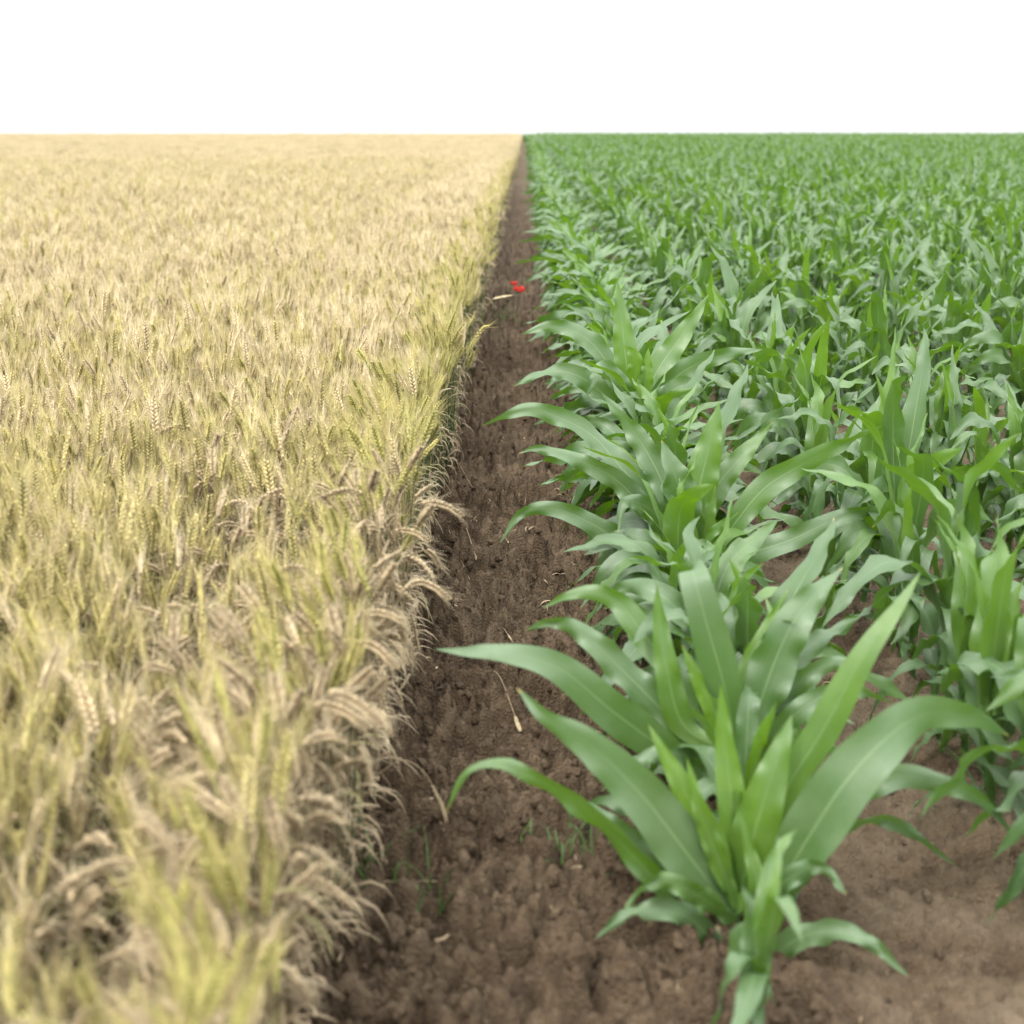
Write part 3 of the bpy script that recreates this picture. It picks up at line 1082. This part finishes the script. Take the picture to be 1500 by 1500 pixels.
# the collapsed patch is thinner
thin = (np.maximum(dry, dry2 * .6) > .4) & (rng.random(len(de)) < .30)
sel = ~thin
nx_, ny_, kind, hs, de = nx_[sel], ny_[sel], kind[sel], hs[sel], de[sel]
az = rng.uniform(0, 2 * PI, len(nx_))
tilt = rng.normal(0, .05, (len(nx_), 2))
vi = rng.integers(0, NV, len(nx_))
# which way each stalk leans: inward or along the edge for most of the outer ranks, so that the stems show
lean0 = np.array([[wparts[kk][v]['az'] for v in range(NV)] for kk in KINDS])[kind, vi]
want = np.where(rng.random(len(nx_)) < .90, PI + rng.normal(0, .95, len(nx_)), rng.normal(0, .7, len(nx_)))
want_dry = np.where(rng.random(len(nx_)) < np.where(de < .28, .16, .45), rng.normal(-.3, .9, len(nx_)), PI + rng.normal(0, 1.3, len(nx_)))
want = np.where(kind == 3, want_dry, want)
az = np.where((de < .22) | (kind == 3), want - lean0, az)
gzs = ground_z(nx_, ny_) - .01
# individuals: the stalks that show largest in the photograph
ear_p = np.stack([nx_, ny_, gzs + .62 * hs], -1)
px, py, zc = proj(ear_p)
vis = (px > 5) & (px < 760) & (py < 1290) & (py > 210)
score = zc - .55 * (de < .09) - .4 * (kind == 3) - 2.2 * (hs - 1) + rng.uniform(0, 1.0, len(zc))
ids = np.argsort(np.where(vis, score, 1e9))[:286]
ind = np.zeros(len(nx_), bool)
ind[ids] = True

wprotos = {}
GROUPS = {0: 'upright green-yellow wheat stalks', 1: 'upright golden wheat stalks', 2: 'wheat stalks along the field edge', 3: 'dried bent wheat stalks'}
LAB = {0: 'upright yellow-green bearded wheat stalk standing in the crowded near crop',
       1: 'upright pale golden bearded wheat stalk standing in the crowded near crop',
       2: 'wheat stalk with green stem on the crop edge beside the bare soil',
       3: 'dried tan wheat stalk with its ear bowed over, near the soil'}


def wheat_thing(k, v):
    key = (k, v)
    if key in wprotos:
        return copy_tree(wprotos[key])
    e = empty('wheat_stalk')
    p = wparts[KINDS[k]][v]
    obj('stem', p['stem'], M_WHEAT, e)
    for l in p['leaf']:
        obj('leaf', l, M_WHEAT, e)
    er = obj('ear', p['ear'], M_WHEAT, e)
    obj('awns', p['awns'], M_AWN, er)
    wprotos[key] = e
    return e


for i in ids:
    k = int(kind[i])
    e = wheat_thing(k, int(vi[i]))
    e.location = (nx_[i], ny_[i], gzs[i])
    e.rotation_euler = (tilt[i, 0], tilt[i, 1], az[i])
    f = hs[i] * 1.04
    e.scale = (f, f, f)
    tag(e, LAB[k], 'wheat stalk', GROUPS[k])

base_i = np.array([index[KINDS[k]] for k in kind])
m = ~ind
wp.append(np.stack([nx_, ny_, gzs], -1)[m])
wr.append(np.stack([tilt[:, 0], tilt[:, 1], az], -1)[m])
ws.append(np.repeat(hs[m][:, None], 3, 1))
wi.append((base_i + vi)[m])


def patches(y0, y1, x_hi, step, key, nvar, drop):
    ys = np.arange(y0, y1, step)
    X, Y = [], []
    for y in ys:
        xs = np.arange(x_hi(y), -(0.38 * y + 1.8), -step)
        X.append(xs)
        Y.append(np.full(len(xs), y))
    X, Y = np.concatenate(X), np.concatenate(Y)
    X = X + rng.normal(0, step * .12, len(X))
    Y = Y + rng.normal(0, step * .25, len(Y))
    wp.append(np.stack([X, Y, terrain(X, Y) - .03 + rng.normal(0, .015, len(X))], -1))
    wr.append(np.stack([rng.normal(0, .03, len(X)), rng.normal(0, .03, len(X)), rng.uniform(0, 2 * PI, len(X))], -1))
    sx = np.repeat(np.clip(rng.normal(1.0, .06, len(X)), .85, 1.15)[:, None], 3, 1)
    sx[:, 2] *= .93 + .16 * vnoise(X * .8, Y * .8, 41)
    ws.append(sx)
    wi.append(index[key] + rng.integers(0, nvar, len(X)))


patches(12.1, 45, lambda y: -1.72, .19, 'mid', 10, 0)
patches(45.3, 172, lambda y: XE - .25, .48, 'far', 8, 0)
scatter('wheat_field', np.concatenate(wp), np.concatenate(wr), np.concatenate(ws), np.concatenate(wi), col_wheat,
        'dense field of ripening golden bearded wheat filling the left side', 'wheat')


# single stalks that stand out in the photograph
def ear_along(P, ce, ca, r, ns=20, awn=.05):
    g, ga = Geo(), Geo()
    n = len(P)
    T = nrm(np.gradient(P, axis=0))
    L = np.linalg.norm(np.diff(P, axis=0), axis=1).sum()
    tube(g, P, .0013, 4, ce * .8)
    roll = r.uniform(0, 6)
    for i in range(ns):
        q = (i + .5) / ns
        f = q * (n - 1)
        k0 = min(int(f), n - 2)
        p = P[k0] + (P[k0 + 1] - P[k0]) * (f - k0)
        tg = T[k0]
        S = nrm(np.cross(tg, (math.cos(roll), math.sin(roll), .4)))
        B = np.cross(tg, S)
        sd = 1 if i % 2 else -1
        scl = (.72 + .5 * math.sin(PI * min(1, q * .9 + .12))) * L / .095
        d = nrm(tg * .9 + S * sd * .42 + B * r.normal(0, .1))
        ln, wd = .0145 * scl, .0042 * scl
        b0 = p + S * sd * .0012
        x1 = nrm(np.cross(d, B))
        x2 = np.cross(d, x1)
        mid = b0 + d * ln * .42
        V = [b0, mid + x1 * wd * .85, mid + x2 * wd * 1.15, mid - x1 * wd * .85, mid - x2 * wd * 1.15, b0 + d * ln]
        F = [(0, 2, 1), (0, 3, 2), (0, 4, 3), (0, 1, 4), (5, 1, 2), (5, 2, 3), (5, 3, 4), (5, 4, 1)]
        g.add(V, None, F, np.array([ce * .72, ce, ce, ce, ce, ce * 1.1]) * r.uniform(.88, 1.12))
        if awn > 0:
            for _ in range(2):
                da = nrm(tg * .95 + S * sd * r.uniform(.1, .3) + B * r.normal(0, .15))
                la = r.uniform(.7, 1.2) * awn
                tip = b0 + d * ln * .95
                s2 = nrm(np.cross(da, r.normal(0, 1, 3))) * .00045
                ga.add([tip - s2, tip + s2, tip + da * la], None, [(0, 1, 2)], ca)
    return g, ga


def spline(K, n):
    K = np.asarray(K, float)
    K = np.concatenate([[2 * K[0] - K[1]], K, [2 * K[-1] - K[-2]]])
    m = len(K) - 3
    out = []
    for s in np.linspace(0, m, n):
        i = min(int(s), m - 1)
        u = s - i
        p0, p1, p2, p3 = K[i:i + 4]
        out.append(.5 * (2 * p1 + (p2 - p0) * u + (2 * p0 - 5 * p1 + 4 * p2 - p3) * u * u + (3 * p1 - p0 - 3 * p2 + p3) * u ** 3))
    return np.array(out)


def lone_stalk(name, K, ear_share, cs, ce, ca, label, cat, seed, awn=.05, rad=.0016, group=None):
    r = np.random.default_rng(seed)
    K = np.asarray(K, float)
    e = empty(name, K[0])
    tag(e, label, cat, group)
    P = spline(K - K[0], 70)
    cum = np.concatenate([[0], np.cumsum(np.linalg.norm(np.diff(P, axis=0), axis=1))])
    k = int(np.searchsorted(cum, cum[-1] - ear_share))
    g = Geo()
    tube(g, P[:k + 1:3] if k % 3 == 0 else np.concatenate([P[:k:3], P[k:k + 1]]), rad, 5, cs)
    obj('stem', g, M_WHEAT, e)
    ge, ga = ear_along(P[k:], ce, ca, r, awn=awn)
    er = obj('ear', ge, M_WHEAT, e)
    if awn > 0:
        obj('awns', ga, M_AWN, er)
    return e


B3 = lambda a, b, y: at(a, b, y)
lone_stalk('wheat_stalk', [B3(420, 1270, 3.3), B3(500, 1180, 3.3), B3(560, 1130, 3.3), B3(592, 1114, 3.3), B3(620, 1130, 3.3), B3(640, 1165, 3.3), B3(652, 1195, 3.3)],
           .10, STEM_TAN, EAR_TAN, AWN_GOLD, 'tan wheat stalk reaching farthest over the soil, its ear hooked down near the front', 'wheat stalk', 1, awn=.03, rad=.002)
lone_stalk('wheat_stalk', [B3(430, 1120, 3.6), B3(455, 1060, 3.6), B3(490, 1050, 3.6), B3(530, 1048, 3.6), B3(578, 1052, 3.6)],
           .11, STEM_TAN, EAR_TAN * 1.1, AWN_GOLD, 'tan wheat ear lying level and pointing right across the collapsed patch', 'wheat stalk', 2, awn=.06, rad=.002)
lone_stalk('wheat_stalk', [B3(545, 1010, 4.3), B3(555, 930, 4.3), B3(566, 885, 4.3), B3(580, 870, 4.3), B3(600, 890, 4.3), B3(612, 945, 4.3)],
           .10, STEM_TAN, EAR_TAN * 1.05, AWN_GOLD, 'tan wheat stalk arched over at the crop edge, topmost of the collapsed ones', 'wheat stalk', 3, awn=.05)
lone_stalk('wheat_stalk', [B3(540, 1000, 4.2), B3(552, 930, 4.2), B3(560, 900, 4.2), B3(578, 888, 4.2), B3(597, 905, 4.2), B3(606, 975, 4.2)],
           .11, STEM_TAN, EAR_TAN, AWN_GOLD, 'second arched tan wheat stalk at the crop edge, just below the topmost one', 'wheat stalk', 4, awn=.05)
lone_stalk('wheat_stalk', [B3(470, 1240, 3.35), B3(480, 1130, 3.35), B3(500, 1010, 3.4), B3(515, 968, 3.4), B3(545, 985, 3.4), B3(565, 1045, 3.4)],
           .12, STEM_TAN, EAR_TAN * 1.1, AWN_GOLD, 'tan wheat stalk whose long ear curves down in front of the green stems', 'wheat stalk', 5, awn=.05)
lone_stalk('wheat_stalk', [B3(690, 520, 10.3), B3(706, 470, 10.3), B3(718, 442, 10.3), B3(732, 436, 10.3), B3(748, 433, 10.3)],
           .14, STEM_OLIVE, EAR_GOLD * 1.1, AWN_GOLD, 'pale wheat ear leaning out over the soil just left of the poppies', 'wheat stalk', 6, awn=.04)
lone_stalk('wheat_stalk', [B3(565, 800, 5.2), B3(580, 735, 5.2), B3(598, 690, 5.2), B3(622, 665, 5.2), B3(640, 645, 5.2)],
           .13, STEM_OLIVE, EAR_GREEN * 1.25, AWN_GREEN, 'yellow-green wheat stalk leaning right over the dark green stems of the edge', 'wheat stalk', 7, awn=.06)
lone_stalk('wheat_stalk', [B3(650, 640, 7.2), B3(672, 560, 7.2), B3(688, 510, 7.2), B3(706, 483, 7.2), B3(716, 478, 7.2)],
           .11, STEM_OLIVE, EAR_GREEN * 1.2, AWN_GREEN, 'yellow-green wheat ear leaning out of the crop edge below the poppies', 'wheat stalk', 8, awn=.06)


def G3(a, b, up=.012):
    p = on_ground(a, b, .03)
    p[2] = gz(p[0], p[1]) + up
    return p


def fallen(pts, ear, label, seed, awn=0.0):
    K = [G3(a, b, .02 + .012 * (i == 0)) for i, (a, b) in enumerate(pts)]
    lone_stalk('fallen_stalk', K, ear, STEM_TAN * 1.1, EAR_GOLD * .95, AWN_GOLD, label, 'straw', seed, awn=awn, rad=.0014, group='fallen stalks on the bare soil')


fallen([(650, 775), (690, 850), (718, 885), (750, 935)], .07, 'long fallen straw stalk with a seed head, crossing the soil behind the front corn leaf', 11)
fallen([(630, 795), (648, 840), (664, 882)], .06, 'short fallen straw with a pale ear tip beside the green wheat stems', 12)
fallen([(612, 885), (650, 920), (690, 950)], .04, 'thin straw lying aslant below the short one, near the long corn leaf tip', 13)
fallen([(705, 975), (730, 1015), (762, 1070)], .08, 'fallen straw with a beaded seed head in front of the long corn leaf', 14)
fallen([(668, 690), (705, 735), (745, 805)], .03, 'bare straw lying across the soil halfway up the strip', 15)
fallen([(672, 745), (684, 790), (698, 840)], .06, 'fallen straw with small ear below the halfway straw', 16)
fallen([(690, 560), (720, 575), (760, 600)], .03, 'fine pale straw across the soil far up the strip', 17)
fallen([(455, 1290), (540, 1285), (640, 1300)], .02, 'straight tan straw lying at the front over the grass tuft', 18)


# dry leaf litter hanging along the foot of the crop edge
lit = []
for i in range(8):
    r = np.random.default_rng(400 + i)
    g = Geo()
    for _ in range(3):
        L = r.uniform(.06, .14)
        m = 7
        tq = np.linspace(0, 1, m)
        a0 = r.uniform(0, 2 * PI)
        ee = R(r.uniform(40, 80)) - R(r.uniform(90, 220)) * tq
        aa = a0 + r.normal(0, 1.5) * tq
        TT = np.stack([np.cos(ee) * np.cos(aa), np.cos(ee) * np.sin(aa), np.sin(ee)], -1)
        PP = np.concatenate([[np.zeros(3)], np.cumsum((TT[1:] + TT[:-1]) / 2, 0) * (L / (m - 1))]) + r.normal(0, .03, 3) * (1, 1, .3)
        W = nrm(np.stack([-np.sin(aa + tq), np.cos(aa + tq), .6 * np.sin(4 * tq)], -1))
        w = r.uniform(.002, .0045) * (1 - tq ** 3) + .0003
        V = np.stack([PP - W * w[:, None], PP + W * w[:, None]], 1).reshape(-1, 3)
        a = np.arange(m - 1) * 2
        g.add(V, np.stack([a, a + 1, a + 3, a + 2], -1), None, np.array((.38, .285, .180)) * r.uniform(.7, 1.2))
    lit.append(build_mesh('dry_leaf', g, M_WHEAT))
nlit = 200
ly = 2.2 + 20 * rng.random(nlit) ** 1.8
lx = edge_x(ly) + np.abs(rng.normal(0, .035, nlit)) - .03
lz = ground_z(lx, ly) + rng.random(nlit) ** 1.7 * .16
# a little loose straw between the corn rows and on the strip
m2 = 260
sx_, sy_ = rng.uniform(-.3, 2.6, m2), 2.4 + 7 * rng.random(m2)
lx, ly = np.concatenate([lx, sx_]), np.concatenate([ly, sy_])
lz = np.concatenate([lz, ground_z(sx_, sy_) + .004])
rt = rng.normal(0, .6, (len(lx), 3))
rt[:, 2] = rng.uniform(0, 2 * PI, len(lx))
sl = rng.uniform(.6, 1.3, (len(lx), 1)).repeat(3, 1)
sl[:nlit] *= .8
sl[nlit:] *= .5
scatter('leaf_litter', np.stack([lx, ly, lz], -1), rt, sl, rng.integers(0, 8, len(lx)), source_collection('litter_shape', lit),
        'curled dry brown leaves and straw at the foot of the wheat edge', 'dry leaves')

# loose clods of soil
rocks = []
for i in range(6):
    r = np.random.default_rng(600 + i)
    nu, nv = 10, 7
    V = []
    for a in range(nv):
        th = PI * a / (nv - 1)
        for b in range(nu):
            ph = 2 * PI * b / nu
            V.append((math.sin(th) * math.cos(ph), math.sin(th) * math.sin(ph), math.cos(th)))
    V = np.array(V)
    d = .6 + .5 * vnoise(V[:, 0] * 2 + 5 + i, V[:, 1] * 2 + V[:, 2] * 1.7 + 9, 70 + i) + .22 * vnoise(V[:, 0] * 5 + i, V[:, 1] * 5 + V[:, 2] * 4, 80 + i)
    V = V * d[:, None] * np.array((1.2, .8, .55))
    Q = [(a * nu + b, a * nu + (b + 1) % nu, (a + 1) * nu + (b + 1) % nu, (a + 1) * nu + b) for a in range(nv - 1) for b in range(nu)]
    g = Geo()
    g.add(V, Q)
    rocks.append(build_mesh('clod', g, M_SOIL, None))
nr = 6500
ry = 2.3 + 16 * rng.random(nr) ** 1.6
rxx = np.where(rng.random(nr) < .62, rng.uniform(-.42, .62, nr), rng.uniform(.6, 3.2, nr))
rs = .004 + .020 * rng.random(nr) ** 3.0
scatter('soil_clods', np.stack([rxx, ry, ground_z(rxx, ry) + rs * .15], -1), rng.uniform(0, 6, (nr, 3)), np.repeat(rs[:, None], 3, 1),
        rng.integers(0, 6, nr), source_collection('clod_shape', rocks), 'small brown clods of earth strewn over the bare soil', 'soil clods')


# ------------------------------------------------------------------ weeds and poppies
def tuft(x, y, n, h, colr, label, seed, spread=.05, name='grass_tuft'):
    r = np.random.default_rng(seed)
    g = Geo()
    for _ in range(n):
        L = h * r.uniform(.5, 1.1)
        m = 7
        tq = np.linspace(0, 1, m)
        a0 = r.uniform(0, 2 * PI)
        ee = R(r.uniform(60, 88)) - R(r.uniform(15, 110)) * tq ** 1.5
        aa = a0 + r.normal(0, .6) * tq
        TT = np.stack([np.cos(ee) * np.cos(aa), np.cos(ee) * np.sin(aa), np.sin(ee)], -1)
        PP = np.concatenate([[np.zeros(3)], np.cumsum((TT[1:] + TT[:-1]) / 2, 0) * (L / (m - 1))])
        PP += np.array([r.normal(0, spread), r.normal(0, spread), -.005])
        W = np.stack([-np.sin(aa), np.cos(aa), 0 * aa], -1)
        w = r.uniform(.0014, .003) * (1 - tq ** 2) + .0002
        V = np.stack([PP - W * w[:, None], PP + W * w[:, None]], 1).reshape(-1, 3)
        a = np.arange(m - 1) * 2
        g.add(V, np.stack([a, a + 1, a + 3, a + 2], -1), None, np.array(colr) * r.uniform(.75, 1.25))
    o = obj(name, g, M_GRASS)
    o.location = (x, y, gz(x, y))
    tag(o, label, 'weed', 'grass tufts growing as weeds')
    return o


GR = (.07, .16, .035)
for (a, b, n, h, sp, lb) in (
        (545, 1290, 26, .16, .05, 'green grass tuft at the foot of the dried wheat by the front'),
        (620, 1330, 14, .12, .05, 'small grass tuft on the soil at the front edge of the wheat'),
        (835, 1275, 26, .09, .08, 'sparse thin grass on the soil left of the front corn plant'),
        (800, 1235, 12, .08, .06, 'few wispy grass blades behind the sparse grass, left of the front corn'),
        (1475, 1165, 30, .22, .05, 'thin grass tuft at the foot of the second corn row at right'),
        (1440, 1095, 20, .18, .05, 'fine grass tuft behind the other, under the second corn row at right'),
        (1280, 835, 26, .14, .05, 'grass tuft under the second corn row, behind the gap of bare soil'),
        (1225, 800, 20, .12, .04, 'smaller grass tuft farther along under the second corn row'),
        (735, 480, 40, .22, .08, 'blurry green weed clump on the soil just below the poppies')):
    p = on_ground(a, b)
    tuft(p[0], p[1], n, h, GR, lb, int(a + b), sp)


def poppy(head, foot, label, seed, size=.03):
    r = np.random.default_rng(seed)
    e = empty('poppy', foot)
    tag(e, label, 'poppy', 'red poppies by the wheat edge')
    hd = np.asarray(head) - np.asarray(foot)
    P = spline([(0, 0, 0), hd * (.25, .4, .5), hd * (.7, .8, .92), hd], 16)
    g = Geo()
    tube(g, P, .0016, 5, np.array((.10, .17, .05)))
    obj('stem', g, M_GRASS, e)
    for q in range(4):
        az = q * PI / 2 + r.normal(0, .15)
        m, c = 8, 9
        tq = np.linspace(0, 1, m)
        V = []
        wid = size * 1.15
        for t_ in tq:
            rr = size * (1 - math.exp(-2.2 * t_)) * 1.1
            zz = size * (.75 * t_ ** 1.3) * (1 if q % 2 else .8)
            half = wid * math.sin(PI * min(.93, .12 + .72 * t_)) * .95
            for s_ in np.linspace(-1, 1, c):
                rad = rr - .25 * size * s_ * s_ * t_
                V.append((rad, half * s_, zz + .16 * size * math.sin(5 * s_ + q) * t_ ** 2 + .25 * size * s_ * s_ * t_))
        V = np.array(V) @ rotz(az).T
        tl = r.normal(0, .25, 2) + (.45, -.1)
        ca_, sa_ = math.cos(tl[0]), math.sin(tl[0])
        V = V @ np.array([[1, 0, 0], [0, ca_, -sa_], [0, sa_, ca_]]).T if q == 0 else V
        V = V + hd
        i, j = np.meshgrid(np.arange(m - 1), np.arange(c - 1), indexing='ij')
        a = i * c + j
        g = Geo()
        g.add(V, np.stack([a, a + 1, a + c + 1, a + c], -1).reshape(-1, 4), None, np.array((.47, .050, .036)) * r.uniform(.9, 1.1))
        obj('petal', g, M_PETAL, e)
    g = Geo()
    tube(g, hd + np.array([(0, 0, -.002), (0, 0, .006), (0, 0, .012)]), [.003, .006, .004], 8, np.array((.03, .04, .02)))
    obj('seed_capsule', g, M_GRASS, e)


def foot_of(x, y):
    return np.array((x, y, gz(x, y)))


h1, h2 = at(753, 417, 11.2), at(761, 427, 10.9)
poppy(h1, foot_of(-.26, 11.35), 'red poppy flower, the upper and smaller one beside the wheat edge', 1, .027)
poppy(h2, foot_of(-.22, 11.1), 'red poppy flower, the lower and larger one beside the wheat edge', 2, .042)

# ------------------------------------------------------------------ sky, light, render
SUN_EL, SUN_AZ = R(52), R(215)
w = bpy.data.worlds.new('World')
sc.world = w
w.use_nodes = True
nt = w.node_tree
nt.nodes.clear()
N = nt.nodes.new
L = nt.links.new
out = N('ShaderNodeOutputWorld')
bg = N('ShaderNodeBackground')
sky = N('ShaderNodeTexSky')
sky.sky_type = 'NISHITA'
sky.sun_disc = False
sky.sun_elevation = SUN_EL
sky.sun_rotation = SUN_AZ
tc = N('ShaderNodeTexCoord')
sp = N('ShaderNodeSeparateXYZ')
L(tc.outputs['Generated'], sp.inputs[0])
mr = N('ShaderNodeMapRange')
L(sp.outputs[2], mr.inputs[0])
mr.inputs[1].default_value = 0.0
mr.inputs[2].default_value = 1.0
mr.inputs[3].default_value = 0.74 / .1       # overcast: brighter overhead than at the horizon
mr.inputs[4].default_value = 3.2 / .1
cl = N('ShaderNodeVectorMath')
cl.operation = 'SCALE'
cl.inputs[0].default_value = (0.985, 1.0, 1.01)
L(mr.outputs[0], cl.inputs['Scale'])
mx = N('ShaderNodeMix')
mx.data_type = 'RGBA'
mx.inputs[0].default_value = 0.93            # cloud cover
L(sky.outputs[0], mx.inputs[6])
L(cl.outputs[0], mx.inputs[7])
L(mx.outputs[2], bg.inputs[0])
bg.inputs[1].default_value = 0.1
L(bg.outputs[0], out.inputs[0])

sd = bpy.data.lights.new('sun', 'SUN')
so = bpy.data.objects.new('sun', sd)
C.objects.link(so)
sd.energy = 1.5
sd.angle = R(12)
sd.color = (1.0, .96, .9)
so.rotation_euler = (PI / 2 - SUN_EL, 0, -SUN_AZ + PI)

sc.render.engine = 'CYCLES'
sc.cycles.use_denoising = True
sc.cycles.max_bounces = 6
sc.cycles.diffuse_bounces = 3
sc.cycles.glossy_bounces = 2
sc.cycles.transmission_bounces = 4
sc.cycles.sample_clamp_indirect = 6
sc.view_settings.view_transform = 'Standard'
sc.view_settings.look = 'None'
sc.view_settings.exposure = 0.75
sc.view_settings.gamma = 1.0
